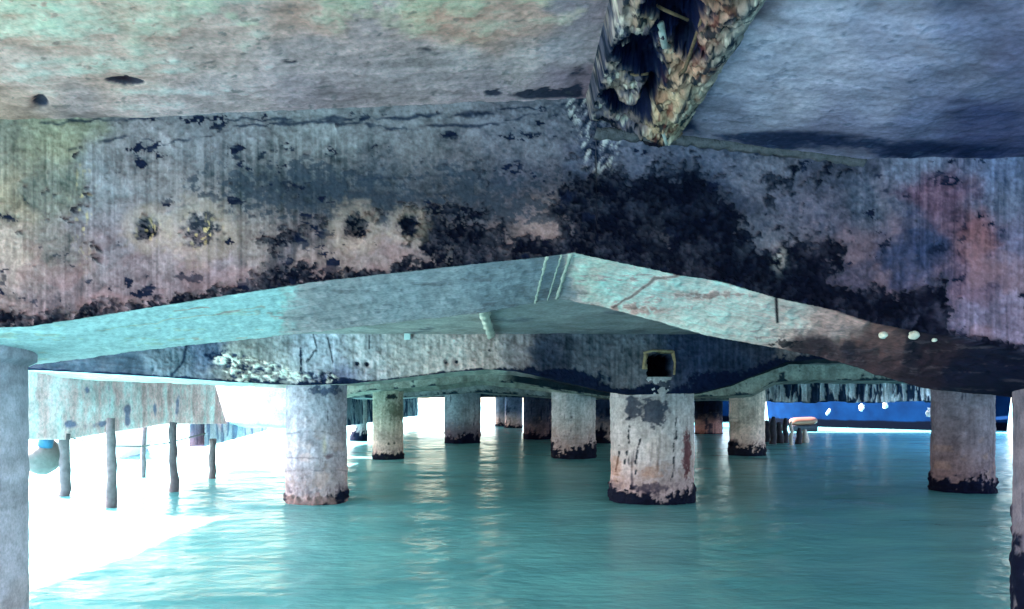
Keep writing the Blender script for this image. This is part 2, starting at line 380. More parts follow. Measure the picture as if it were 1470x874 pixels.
def under_A(px, t):
    """point on the underside of the near beam: px at the front arris, t from front 0 to back 1"""
    pf = np.array(front_A, float); yf = np.interp(px, pf[:, 0], pf[:, 1])
    X = X_of(px, YA)
    pb = np.array(back_A, float); Zb = np.interp(X, X_of(pb[:, 0], YA2), Z_of(pb[:, 1], YA2))
    return Vector((X, YA + (YA2 - YA) * t, Z_of(yf, YA) + (Zb - Z_of(yf, YA)) * t))
def under_at(pxf, pxb, t):
    a = under_A(pxf, 0); X1 = X_of(pxb, YA2); pb = np.array(back_A, float)
    z1 = np.interp(X1, X_of(pb[:, 0], YA2), Z_of(pb[:, 1], YA2))
    return a.lerp(Vector((X1, YA2, z1)), t)
for a, b, r in [(785, 768, .0045), (806, 786, .003), (819, 799, .006)]:
    pts = []
    for i in range(26):
        t = i / 25; p = under_at(a, b, t); X = p.x
        pb = np.array(back_A, float); pf = np.array(front_A, float)
        zf = np.interp(X, X_of(pf[:, 0], YA), Z_of(pf[:, 1], YA)); zb = np.interp(X, X_of(pb[:, 0], YA2), Z_of(pb[:, 1], YA2))
        pts.append((X + .0012 * math.sin(i * 2.1), p.y, zf + (zb - zf) * t - .001))
    tube('joint_seam', pts, r, M_batten, near_beam, 7, .55, seed=int(a))
for i, (x, y, r) in enumerate([(1268, 481, .011), (1312, 481, .013), (1341, 488, .006)]):
    c = at(x, y, 2.09); ball('shell_lump', c, (r * 1.1, r, r * .95), M_shell, near_beam, lump=.3, seed=i)
# lip under the right-hand slab
lip = []
for i in range(60):
    t = i / 59; x = 855 + (1240 - 855) * t; y = ip(x, [(855, 190), (950, 197), (1060, 209), (1150, 219), (1245, 234)])
    lip.append(tuple(at(x, y + 1.5 * math.sin(i * 1.7), 2.09)))
tube('ledge', lip, .016, plain('ledge_concrete', lin(92, 74, 80), .9, .5, 50, 1.0), near_beam, 9, .16, seed=4)

# ---------------------------------------------------------------- slabs over the camera
def slab_paint(pts, seed, extra):
    def f(px, py, V):
        px = np.clip(px, -500, 2000); py = np.clip(py, -160, 400)
        qx = px + 30 * fbm(px / 90, py / 40, 3, seed + 1); qy = py + 14 * fbm(px / 90, py / 40, 3, seed + 2)
        C = spread(qx, qy, pts, 24, 1.6) * np.array([1.55, .95, 1.04])
        X, Y = V[..., 0], V[..., 1]
        n1 = fbm(X / .12, Y / .12, 5, seed + 3, .6); n2 = fbm(X / .03, Y / .03, 4, seed + 4, .6); n3 = fbm(X / .25, Y / .045, 4, seed + 8, .6)
        C = C * (1 + .20 * n1 + .12 * n2 + .20 * n3)[..., None]
        disp = .003 * n1 + .0015 * n2
        return extra(C, disp, px, py, n1, n2, n3)
    return f

def ex_left(C, d, px, py, n1, n2, n3):
    C = mix(C, lin(196, 178, 150), ss(n1 + .3 * n2, .25, .8) * ss(py, 90, 20) * .45)
    S = np.zeros(px.shape)
    for cx, cy_, rx, ry, s in [(176,116,24,6,1.6),(200,118,10,4,1),(57,148,14,10,1.5),(418,89,12,5,1.),(612,72,22,12,.7),(780,135,50,9,1.2),(705,134,14,6,1.2),(600,24,60,22,.25),
                               (115,176,24,5,1.1),(480,150,60,8,.6),(830,120,16,26,.55),(720,30,60,18,.35),(330,110,60,8,.25),(560,165,60,5,.6),(850,70,20,50,.35),(250,174,80,4,.6),(400,176,80,4,.6)]:
        S += s * blob(px + 5 * n1, py + 3 * n2, cx, cy_, rx, ry)
    S += .2 * n1 + .22 * n2
    m = ss(S, .45, .85); C = mix(C, lin(46, 50, 74), m * .9)
    C = mix(C, lin(60, 28, 38), blob(px, py, 178, 117, 18, 4) * .8)
    pits = ss(fbm(px / 16, py / 7, 3, 303), .75, 1.0); C = mix(C, lin(84, 88, 96), pits * .5)
    return C, d - .006 * blob(px, py, 178, 116, 22, 6) - .012 * blob(px, py, 57, 148, 12, 9) - .003 * m
def ex_right(C, d, px, py, n1, n2, n3):
    S = 1.0 * blob(px, py, 1130, 197, 140, 16) + 1.0 * blob(px, py, 1350, 216, 170, 17) + .5 * blob(px, py, 1290, 120, 60, 14) + .35 * blob(px, py, 1400, 150, 120, 16) + .7 * blob(px, py, 985, 178, 22, 14)
    m = ss(S + .28 * n1 + .15 * n2, .28, .95); C = mix(C, lin(30, 38, 72), m * .9)
    sp = ss(n2 + .5 * n1, .55, .9); C = mix(C, lin(70, 88, 118), sp * .5)
    return C, d - .002 * sp

def slab(name, xs, ys, zfun, paint, mat, thick=.25):
    X = xs[:, None]; Y = ys[None]
    V = np.stack([X + 0 * Y, Y + 0 * X, zfun(X, Y) + 0 * X * Y], -1)
    px, py = proj(V); C, d = paint(px, py, V)
    V[..., 2] += d * -1.0
    # close it: sides and top as an extra ring of vertices
    nu, nv = V.shape[:2]
    Vt = np.stack([X + 0 * Y, Y + 0 * X, np.full((nu, nv), V[..., 2].max() + thick)], -1)
    top_idx = [(0, 0), (nu - 1, 0), (nu - 1, nv - 1), (0, nv - 1)]
    o = grid(name, V, C, mat, flip=True)
    t = [Vt[i, j] for i, j in top_idx]; b = [V[i, j] for i, j in top_idx]
    allv = [tuple(map(float, p)) for p in t + b]
    link('slab_body', [(p[0], p[1], p[2] + (.012 if k >= 4 else 0)) for k, p in enumerate(allv)],
         [(0, 1, 2, 3), (0, 4, 5, 1), (1, 5, 6, 2), (2, 6, 7, 3), (3, 7, 4, 0)], M_slabtop, None, o, False)
    return o
M_slabtop = plain('deck_concrete', (0.30, 0.30, 0.30), .9, .2, 4, .3)

SL = [(0,20,176,164,142),(100,40,172,164,146),(200,30,168,158,140),(60,110,150,152,144),(150,90,160,158,146),(280,90,152,154,148),(350,40,150,150,142),(450,20,160,150,136),
      (450,80,140,146,148),(540,40,138,142,144),(620,20,162,146,124),(700,40,156,142,124),(760,20,150,142,128),(620,90,140,150,152),(740,90,142,152,152),(820,60,130,142,150),
      (840,10,118,126,138),(300,140,148,156,158),(450,130,136,142,150),(600,130,138,146,150),(720,120,134,142,150),(100,150,132,140,142),(20,160,140,140,126),(850,120,108,110,126)]
SR = [(1000,150,92,116,140),(1060,110,118,146,168),(1120,60,120,148,168),(1180,20,124,152,174),(1200,100,124,150,172),(1130,140,122,148,168),(1250,150,110,136,162),(1300,60,112,138,164),
      (1300,20,112,138,162),(1400,30,86,110,142),(1450,80,84,104,140),(1380,110,96,122,152),(1300,180,84,110,146),(1420,180,64,84,126),(1200,170,98,120,150),(1060,20,100,112,128)]
left_slab = slab('deck_slab', spaced((-5.0, -2.8, .06), (-2.8, -1.5, .015), (-1.5, .232, .004), (.232, .24, .004)), spaced((-3.0, 1.35, .08), (1.35, 2.12, .004)),
                 lambda X, Y: CH + ceil_left(X), slab_paint(SL, 200, ex_left), M_near, .25)
tag(left_slab, 'pale grey tan slab of the deck underside overhead, left of the spalled rib', 'slab')
right_slab = slab('deck_slab', spaced((.472, 1.6, .004), (1.6, 2.8, .015), (2.8, 6.0, .08)), spaced((-3.0, 1.3, .08), (1.3, 2.12, .004)),
                  lambda X, Y: CH + np.interp(X, [0.24, .47, 1.0, 1.5, 5], [0.74, .752, 0.68, 0.678, 0.67]), slab_paint(SR, 240, ex_right), M_near, .38)
tag(right_slab, 'blue grey slab of the deck underside overhead, right of the spalled rib', 'slab')

# --- broken rib between the two slabs
u = np.linspace(0, 1, 130)[:, None]; ys = spaced((-3.0, 1.2, .06), (1.2, 2.14, .0045))[None]
Xr = .205 + .285 * u + 0 * ys; Yr = ys + 0 * u
hz = np.interp(u, [0, .06, .2, .42, .68, .8, .9, 1], [.885, .802, .788, .768, .748, .738, .742, .766]) + 0 * ys
n1 = fbm(Xr / .055, Yr / .07, 5, 501, .62); n2 = fbm(Xr / .016, Yr / .02, 4, 507, .6); n4 = fbm(Xr / .02, Yr / .03, 3, 509, .6)
cav = 1.1 * blob(Xr, Yr, .295, 1.70, .06, .12) + blob(Xr, Yr, .345, 1.88, .022, .12) + 1.1 * blob(Xr, Yr, .33, 1.46, .05, .07) + .8 * blob(Xr, Yr, .255, 1.92, .025, .05) + .8 * blob(Xr, Yr, .30, 1.98, .03, .05) + .7 * blob(Xr, Yr, .37, 1.58, .03, .05)
cav = np.clip(cav + .42 * n1 + .15 * n2, 0, 1.2)
body = 1 - np.abs(u - .5) ** 4 * 16
hr = hz + (.085 * ss(cav, .3, .95) - .024 * n1 - .006 * n2) * np.clip(body, 0.1, 1)
lumpb = blob(Xr, Yr, .395, 2.02, .035, .07); hr -= .018 * lumpb
Vr = np.stack([Xr, Yr, CH + hr], -1); pxr, pyr = proj(Vr)
Cr = spread(Xr * 1000 + 12 * n1, Yr * 300 + 10 * n2, [(225,600,140,136,134),(225,480,134,132,134),(260,560,150,134,126),(300,640,130,116,132),(280,450,160,140,120),(330,500,150,130,110),(350,620,100,96,118),
      (380,600,186,166,128),(400,560,178,160,128),(400,500,176,142,118),(390,440,168,134,116),(410,620,176,148,118),(440,600,140,140,118),(450,560,140,144,134),(455,500,136,140,138),(460,440,124,134,138),(470,620,116,122,116)], 26)
Cr = Cr * (1 + .25 * n2 + .22 * n4)[..., None]
Cr = Cr * np.array([.88, .76, .76])
Cr = mix(Cr, lin(62, 66, 96), ss(.38 - Xr, .0, .08) * ss(fbm(Xr / .03, Yr / .05, 4, 541, .65), -.35, .35) * .75)
Cr = mix(Cr, lin(196, 188, 176), ss(fbm(Xr / .018, Yr / .05, 4, 547, .65), .35, .7) * .55)
Cr = mix(Cr, lin(34, 36, 54), ss(fbm(Xr / .025, Yr / .035, 4, 551, .7), .25, .55) * .85)
Cr = mix(Cr, lin(126, 74, 52), ss(fbm(Xr / .04, Yr / .06, 3, 557, .6), .3, .7) * ss(Xr, .33, .38) * .6)
Cr = mix(Cr, lin(20, 26, 62), ss(cav, .26, .52) * .96)
Cr = mix(Cr, lin(70, 92, 128), ss(blob(Xr, Yr, .295, 1.69, .022, .05) + .3 * n2, .45, .9) * .7)
Cr = mix(Cr, lin(112, 52, 48), ss(fbm(Xr / .02, Yr / .08, 3, 521), .45, .8) * ss(Xr, .35, .38) * ss(Xr, .46, .43) * .7)
dark = ss(blob(Xr, Yr, .425, 1.75, .008, .5) + .35 * n1 + .2 * n2, .75, 1.05); Cr = mix(Cr, lin(40, 44, 60), dark * .8)
bottom_tip = np.clip(blob(Xr, Yr, .40, 2.10, .05, .04) + .8 * blob(Xr, Yr, .27, 2.08, .05, .05) + .7 * blob(Xr, Yr, .33, 2.13, .08, .03), 0, 1); Cr = mix(Cr, NAVY, ss(bottom_tip + .3 * n2, .45, .8) * .9)
rib = grid('longitudinal_rib', Vr, Cr, M_near)
tag(rib, 'spalled concrete rib overhead with a dark hollow and rusty bars, running toward the viewer', 'rib')
box('rib_core', (.345, -.45, CH + 1.03), (.3, 5.1, .2), M_slabtop, rib)
for i, (pts, r, mt) in enumerate([([(.262, 1.15, .825), (.268, 1.5, .822), (.262, 1.72, .85)], .0035, M_rust),
    ([(.375, 1.35, .79), (.382, 1.55, .762), (.388, 1.66, .752), (.385, 1.78, .775)], .004, M_rust), ([(.31, 1.55, .80), (.33, 1.60, .775), (.35, 1.63, .79)], .007, M_bare),
    ([(.405, 1.99, .735), (.418, 2.02, .722), (.424, 2.03, .712)], .0045, M_bare), ([(.25, 1.82, .825), (.30, 1.80, .80), (.33, 1.79, .80)], .003, M_rust),
    ([(.28, 1.52, .83), (.31, 1.50, .80), (.36, 1.51, .785)], .0035, M_rust)]):
    tube('rebar', [(x, y, CH + z - .004) for x, y, z in pts], r, mt, rib, 8, .2, seed=i)

# ---------------------------------------------------------------- slab of the bay behind, up to the far end
def bay_paint(px, py, V):
    X, Y = V[..., 0], V[..., 1]
    n1 = fbm(X / .5, Y / .9, 5, 601, .6); n2 = fbm(X / .12, Y / .2, 4, 611, .6)
    C = np.broadcast_to(lin(140, 156, 160), px.shape + (3,)) * (1 + .2 * n1 + .15 * n2)[..., None]
    C = mix(C, lin(66, 80, 104), ss(n1 + .5 * n2 + .3 * ss(X, 0, 2) + .5 * blob(X, Y, 1.5, 8.4, 3, .35), .45, .9) * .7)
    C = mix(C, lin(112, 134, 150), ss(X, -.4, 0) * .5)
    return C, .01 * n1
bay = slab('deck_slab', spaced((-5.8, 5.1, .045), (5.1, 12.8, .12)), spaced((2.9, 9, .05), (9, 22.2, .12)), lambda X, Y: CH + .80 + 0 * X, bay_paint, M_mid, .3)
tag(bay, 'grey green slab of the deck underside beyond the nearest beam', 'slab')
far_slab = slab('deck_slab', spaced((-5.1, 7.5, .1)), spaced((22.2, 41, .2)), lambda X, Y: CH + .80 + 0 * X, bay_paint, M_mid, .3)
tag(far_slab, 'farthest dark slab of the deck underside, over the small distant pillars', 'slab')
shade_slab = slab('deck_slab', spaced((7.5, 16, .1)), spaced((21.9, 30.5, .2)), lambda X, Y: CH + .78 + 0 * X, bay_paint, M_mid, .3)  # unseen slab added to shade the water and hull beyond
tag(shade_slab, 'unseen slab added for shade behind the ragged rear edge beam', 'slab')
# thin rib under the bay slab
tr = []
for i in range(40):
    y = 3.0 + 5.6 * i / 39; tr.append((-.24 + .012 * math.sin(i * 1.9), y, CH + .775))
brib = tube('longitudinal_rib', tr, .04, M_batten, None, 9, .25, seed=3)
tag(brib, 'thin pale rib under the bay slab, meeting the second beam beside its gable peak', 'rib')

# ---------------------------------------------------------------- second beam
B_PTS = [(240,530,110,134,158),(300,505,92,112,146),(340,520,150,156,160),(400,520,140,150,160),(440,500,134,148,168),(470,520,136,150,170),(520,500,140,148,160),(580,500,146,150,156),
         (640,510,156,154,158),(700,505,160,150,152),(740,505,136,130,140),(780,510,64,70,92),(860,520,84,98,116),(900,530,88,102,118),(1000,510,54,68,98),(1060,530,52,64,90),
         (1100,510,60,66,88),(1130,505,110,110,120),(480,540,84,96,130),(180,534,90,106,130),(100,531,90,106,130)]
def paint_B(px, py, fid, db, V):
    X, Z = V[..., 0], V[..., 2]
    n1 = fbm(px / 18, py / 14, 5, 701, .6); n2 = fbm(px / 5, py / 5, 3, 711, .6); st = fbm(px / 3.5, py / 60, 3, 721)
    C = spread(px + 8 * n1, py + 5 * n2, B_PTS, 12)
    C = C * (1 + .20 * n1 + .16 * n2 + .22 * st)[..., None] * (1 + .16 * ss(px, 760, 700) - .55 * ss(px, 480, 330))[..., None]  # left end darkened in colour to offset the sun striking it
    S = 1.1 * np.clip(1 - db / ip(px, [(200,6),(330,6),(480,10),(520,6),(700,5),(790,22),(900,8),(1000,26),(1130,24),(1300,10)]), -.2, 1)
    for cx, cy_, rx, ry, s in [(310,510,30,12,1.1),(340,525,20,10,.8),(432,520,3,22,1.2),(475,530,5,22,.9),(490,548,22,9,1.1),(512,522,4,4,1.6),(526,523,4,4,1.6),(640,520,3.5,3.5,1.4),
                               (655,519,4,4,1.5),(702,503,5,5,.9),(820,538,42,12,1.2),(760,520,10,14,.5),(870,545,40,8,.7),(900,560,20,8,.7),(930,560,16,12,1.),(1010,540,40,12,.6),(1040,500,50,8,.4),(850,492,160,3,.5),(560,481,100,2,.4),(255,520,3,16,.9)]:
        S += s * blob(px, py, cx, cy_, rx, ry)
    m = ss(S + .36 * n1 + .25 * n2, .5, .8)
    C = mix(C, lin(24, 32, 62), m * .93)
    # broken concrete with bright edges at the left foot of the beam
    sp = np.clip(blob(px, py, 370, 535, 46, 16) + blob(px, py, 455, 542, 30, 9) + .6 * blob(px, py, 330, 515, 30, 12), 0, 1)
    jag = fbm(px / 8, py / 5, 3, 733, .6)
    C = mix(C, lin(206, 208, 206), ss(jag, .05, .45) * ss(sp, .25, .5) * .85)
    C = mix(C, lin(34, 48, 84), ss(-jag, .25, .6) * ss(sp, .25, .5) * .85)
    for pts, wd in [([(268,495),(262,520),(245,540)], 2), ([(450,480),(455,500),(440,520)], 1.5), ([(530,482),(530,500)], 1.2), ([(470,484),(478,520)], 1.4)]:
        C = mix(C, NAVY2, ss(poly_dist(px, py + 2 * n2, pts), wd * 1.4, wd * .3) * .8)
    disp = .014 * n1 + .008 * n2 + .025 * jag * ss(sp, .2, .5)
    hole = ss(np.maximum(np.abs(px - 946) / 17, np.abs(py - 527) / 19) + .10 * n2 + .12 * n1, 1.03, .93)
    C = mix(C, lin(10, 14, 34), hole); disp = disp - .28 * hole
    hole2 = blob(px, py, 512, 522, 4, 4) + blob(px, py, 526, 523, 4, 4) + blob(px, py, 655, 519, 4, 4) + blob(px, py, 641, 520, 3.5, 3.5)
    disp = disp - .06 * hole2
    un = fid == 1
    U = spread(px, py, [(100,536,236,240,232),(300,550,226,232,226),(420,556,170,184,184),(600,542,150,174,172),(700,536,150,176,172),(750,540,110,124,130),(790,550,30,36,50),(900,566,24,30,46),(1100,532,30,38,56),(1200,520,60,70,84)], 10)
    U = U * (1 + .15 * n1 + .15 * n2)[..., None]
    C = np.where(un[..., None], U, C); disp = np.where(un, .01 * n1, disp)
    return C, disp
YB, YB2 = 8.6, 9.5
front_B = [(-100,528),(50,531),(200,539),(330,548),(430,553),(500,551),(560,545),(640,535),(700,530),(740,533),(800,546),(870,562),(900,567),(1000,564),(1050,552),(1079,540),(1128,520),(1172,515),(1300,514),(1400,530),(1700,560)]
back_B = [(-100,538),(50,541),(200,548),(330,554),(430,557),(500,554),(560,550),(640,541),(700,537),(740,539),(800,549),(870,563.5),(900,568),(1000,565.5),(1050,554),(1079,542.5),(1128,524),(1172,521),(1300,520),(1400,535),(1700,562)]
second = beam('cross_beam', YB, YB2, CH + .80, front_B, back_B, spaced((-6.3, -4.2, .05), (-4.2, 3.6, .012), (3.6, 8.2, .03)), 60, 14, paint_B, M_mid)
tag(second, 'second concrete cross beam with a square hole above the central pillar and broken edge at left', 'beam')
# rotten timber frame round the square hole, small white plate
for pts, r in [([(926,530),(926,520),(926,508)], .024), ([(924,507),(936,503),(950,504),(966,504)], .019), ([(966,504),(969,520),(968,538)], .022)]:
    tube('hole_frame', [at(x, y, 8.57) for x, y in pts], r, M_tan, second, 6, .8, seed=int(pts[0][0]))
box('white_plate', at(585, 482, 8.57), (.075, .04, .09), M_white, second, bev=.008)

# ---------------------------------------------------------------- further beams
def paint_far(seed, base, darkness, teal=0.0):
    def f(px, py, fid, db, V):
        X, Z = V[..., 0], V[..., 2]
        n1 = fbm(X / .6, Z / .25, 5, seed, .6); n2 = fbm(X / .12, Z / .12, 3, seed + 3, .6); st = fbm(X / .09, Z / 1.2, 3, seed + 9)
        C = np.broadcast_to(lin(*base), px.shape + (3,)) * (1 + .18 * n1 + .18 * n2 + .2 * st)[..., None]
        m = ss(.5 * n1 + .3 * n2 + .35 * st + darkness + .6 * np.clip(1 - db / 5, 0, 1), .45, .75)
        C = mix(C, lin(26, 44, 68), m * .9 * (fid == 0))
        left = ss(X, -4.6, -5.2) * 0
        return C, .02 * n1
    return f
def paint_C(px, py, fid, db, V):
    C, d = paint_far(801, (130, 158, 156), .12)(px, py, fid, db, V)
    n = fbm(px / 8, py / 5, 4, 809)
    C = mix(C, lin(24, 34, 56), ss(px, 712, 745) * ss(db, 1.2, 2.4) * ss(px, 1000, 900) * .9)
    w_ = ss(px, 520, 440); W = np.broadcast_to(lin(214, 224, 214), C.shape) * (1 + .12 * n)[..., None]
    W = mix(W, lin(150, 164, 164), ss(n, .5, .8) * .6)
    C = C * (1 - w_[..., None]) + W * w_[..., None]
    return C, d
YC, YC2 = 15.4, 16.3
front_C = [(200,600),(300,606),(330,607),(415,612),(440,606),(500,566),(530,560),(560,559),(640,552),(690,546),(740,550),(800,560),(870,571),(950,572),(1080,566),(1110,548),(1170,545),(1400,547),(1700,560)]
back_C = [(200,606),(330,613),(415,615),(500,570),(530,566),(560,566),(640,559),(690,553),(740,557),(800,565),(870,573),(950,574),(1080,570),(1110,553),(1170,550),(1400,552),(1700,562)]
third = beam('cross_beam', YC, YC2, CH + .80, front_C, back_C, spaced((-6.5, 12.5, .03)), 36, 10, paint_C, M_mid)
tag(third, 'third cross beam, mottled dark green, seen low behind the second beam', 'beam')
YD, YD2 = 21.5, 22.3
front_D = [(300,572),(500,570),(560,572),(600,569),(640,566),(690,563),(740,566),(800,571),(900,573),(1040,573),(1085,573),(1400,574)]
fourth = beam('cross_beam', YD, YD2, CH + .80, front_D, [(a, b + 2) for a, b in front_D], spaced((-5.1, 7.0, .05)), 24, 6, paint_far(851, (120, 150, 160), .1), M_mid)
tag(fourth, 'fourth cross beam, dark teal, its edge just above the distant bright opening', 'beam')
for Yq, lab in [(29.5, 'fifth cross beam, small and dark above the distant pillars'), (38.5, 'farthest cross beam closing the view at the end of the pier')]:
    fr = [(500,571),(700,570),(900,572)]
    q = beam('cross_beam', Yq, Yq + .8, CH + .80, fr, fr, spaced((-5.1, 6.4, .08)), 14, 4, paint_far(int(Yq), (90, 116, 132), .3), M_mid); tag(q, lab, 'beam')

# fringed beam at the right-hand rear edge: ragged hanging strips of crust
xs = spaced((7.0, 14.0, .022)); tz = np.linspace(0, 1, 40)[None]
rag = fbm(xs / .10, xs * 0, 3, 907, .7)[:, None] * .5 + fbm(xs / .35, xs * 0 + 3, 2, 911)[:, None] * .3
zb = CH + .03 - .07 * rag; zt_ = CH + .74
Vx = xs[:, None] + 0 * tz; Vz = zt_ + (zb - zt_) * tz
stt = fbm(Vx / .13, Vz / .9, 4, 921, .65); stf = fbm(Vx / .05, Vz / .5, 2, 927)
Vy = 21.4 - .06 * stt * ss(tz, .05, .4) - .02 * stf
Cf = np.broadcast_to(lin(140, 176, 190), Vx.shape + (3,)) * (1 + .25 * stf)[..., None]
Cf = mix(Cf, lin(20, 42, 74), ss(stt + .25 * stf + .1, .05, .3) * .95 * ss(Vz, CH + .75, CH + .62))
top_band = ss(Vz, CH + .62, CH + .70)[..., None]; Cf = Cf * (1 - top_band) + lin(150, 176, 178) * top_band
n_ = Vx.shape
Vf = np.concatenate([np.stack([Vx, Vy, Vz], -1), np.stack([Vx[:, :2], np.full((n_[0], 2), 21.85), np.concatenate([zb, 0 * zb + zt_], 1)], -1)], 1)
Cf = np.concatenate([Cf, np.broadcast_to(lin(60, 80, 100), (n_[0], 2, 3))], 1)
fringe = grid('edge_beam', Vf, Cf, M_mid, wrap_v=True)
tag(fringe, 'rear edge beam with ragged vertical dark streaks, above the blue hull', 'beam')

# ---------------------------------------------------------------- edge walls on the left
def side_wall(name, X, Y0, Y1, bot, top, ny, nz, paint, label, cat, thick=.3, slant=0.0):
    ys = np.linspace(Y0, Y1, ny)[:, None]; t = np.linspace(0, 1, nz)[None]
    zb_ = np.interp(ys[:, 0], [p[0] for p in bot], [p[1] for p in bot])[:, None] + CH
    z = top + (zb_ - top) * t; y = ys + slant * t * ss(ys, Y1 - 1.2, Y1) + 0 * z
    V = np.stack([X + 0 * z, y, z], -1); C, d = paint(y, z, zb_)
    V[..., 0] += d
    B = np.stack([np.full((ny, 2), X - thick), y[:, [-1, 0]], np.concatenate([zb_, 0 * zb_ + top], 1)], -1)
    V = np.concatenate([V, B], 1); C = np.concatenate([C, C[:, [-1, 0]]], 1)
    o = grid(name, V, C, M_mid, wrap_v=True, flip=True); return tag(o, label, cat)
def pw1(y, z, zb_):
    n1 = fbm(y / .5, z / .4, 5, 951, .6); n2 = fbm(y / .1, z / .1, 3, 953); st = fbm(y / .14, z / 1.4, 4, 957, .6)
    C = np.broadcast_to(lin(200, 172, 182), y.shape + (3,)) * (1 + .16 * n1 + .12 * n2 + .22 * st)[..., None]
    S = np.zeros(y.shape)
    for px, py, rx, ry, s in [(100,608,.13,.05,1.3),(122,612,.25,.05,.7),(150,608,.25,.06,1.),(183,588,.12,.10,1.2),(183,605,.08,.08,1.),(255,585,.12,.35,.9),(223,588,.07,.16,.9),(75,575,.06,.16,.6),(125,560,.06,.06,1.),(210,550,.8,.06,.5),(156,560,.05,.3,.5)]:
        Yp = 5.7 * F / (CX - px); S += s * blob(y, z, Yp, Z_of(py, Yp), rx, ry)
    C = mix(C, lin(72, 104, 150), ss(S + .25 * n1 + .2 * n2, .4, .8) * .85)
    return C, .012 * n1 + .008 * st
side_wall('edge_wall', -5.7, 8.65, 13.9, [(8.65, -.43), (9.5, -.475), (9.9, -.45), (10.35, -.43), (11.5, -.385), (12.2, -.345), (13, -.38), (14.8, -.46)], CH + .79, 240, 60, pw1,
          'pale grey concrete edge wall at left above the glaring water, with dark patches', 'wall', slant=.9)
def pw2(y, z, zb_):
    n1 = fbm(y / .9, z / .4, 4, 961, .6); st = fbm(y / .25, z / .5, 4, 967, .65)
    C = np.broadcast_to(lin(84, 128, 150), y.shape + (3,)) * (1 + .2 * n1 + .2 * st)[..., None]
    C = mix(C, lin(18, 40, 76), ss(st + .3 * n1, -.1, .3) * .95)
    return C, .03 * st
side_wall('edge_wall', -4.7, 17.0, 37.0, [(17, -.6), (20, -.66), (25, -.66), (29, -.62), (37, -.66)], CH + .79, 420, 30, pw2,
          'dark streaked edge wall running away between the two left pillars', 'wall')
def pw3(y, z, zb_):
    st = fbm(y / .16, z / .8, 4, 977, .6)
    C = np.broadcast_to(lin(150, 178, 200), y.shape + (3,)) * (1 + .2 * st)[..., None]
    return mix(C, lin(60, 100, 150), ss(st, .1, .4) * .8), .02 * st
side_wall('waling_beam', -5.9, 14.2, 17.9, [(14.2, -.84), (15.2, -.80), (17.9, -.66)], CH - .40, 80, 14, pw3,
          'short low waling beam hanging over the water behind the left edge wall', 'beam')

# ---------------------------------------------------------------- pillars
def pillar(X, Y, r, label, seed, top=CH + .81, base=(165, 158, 164), low=(166, 156, 162), wl=.14, dark=0.0, topdark=.3, bulge=0.0, cap=False, extra=None, nth=128, nz=150, cat='pillar', group=None):
    th = np.linspace(0, 2 * np.pi, nth, endpoint=False)[:, None]; z = np.linspace(-.8, top, nz)[None]
    # arc length coordinate, seam turned away from the viewer
    a = th * r
    seam = np.cos(th) * r; seam2 = np.sin(th) * r
    n1 = fbm(seam / .22 + 3 * seam2, z / .25 + seam2 / .3, 5, seed, .6); n2 = fbm(seam / .05 + seam2 * 7, z / .05 + 0 * th, 3, seed + 3, .6)
    st = fbm(seam / .05 + seam2 * 5, z / .8 + 0 * th, 4, seed + 7, .62)
    h = z / top + 0 * th
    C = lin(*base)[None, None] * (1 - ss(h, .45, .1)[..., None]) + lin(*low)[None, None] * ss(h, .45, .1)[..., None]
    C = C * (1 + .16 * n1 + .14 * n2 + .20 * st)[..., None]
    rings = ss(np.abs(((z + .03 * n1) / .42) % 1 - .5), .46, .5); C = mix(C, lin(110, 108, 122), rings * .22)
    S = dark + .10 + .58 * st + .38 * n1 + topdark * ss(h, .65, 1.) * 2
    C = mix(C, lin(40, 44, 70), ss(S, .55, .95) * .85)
    C = mix(C, lin(160, 138, 130), ss(fbm(seam / .1 + seam2 * 3, z / .12, 3, seed + 13), .35, .8) * ss(h, .5, .3) * .35)
    wln = wl * (1.05 + .7 * n1 + .4 * n2 + .3 * st)
    C = mix(C, lin(12, 18, 48), ss(z, wln + .02, wln - .01) * .96)
    C = mix(C, lin(84, 74, 92), ss(z, wln + .22, wln) * ss(n2 + st, -.4, .5) * (z > wln) * .7)
    R = r * (1 + bulge * np.sin(np.clip(h, 0, 1) * np.pi)) + (.010 * n1 if Y > 4 else .003 * n1) + .005 * n2 * min(1, Y / 8) + (.014 + .016 * n2) * (1 if Y > 4 else .25) * ss(z, wln + .02, wln - .02)
    if cap: R = R + ss(z + 0 * th, top_cap - .01, top_cap + .01) * .03
    x = X + R * np.cos(th); y = Y + R * np.sin(th)
    V = np.stack([x, y, z + 0 * th], -1)
    if extra is not None:
        px, py = proj(V); C = extra(C, px, py, n1, n2, st, z + 0 * th)
    C = C * np.array([.66, .86, .93])
    o = grid('pillar', V, C, M_mid if Y > 4 else M_near, wrap_u=True)
    return tag(o, label, cat, group)

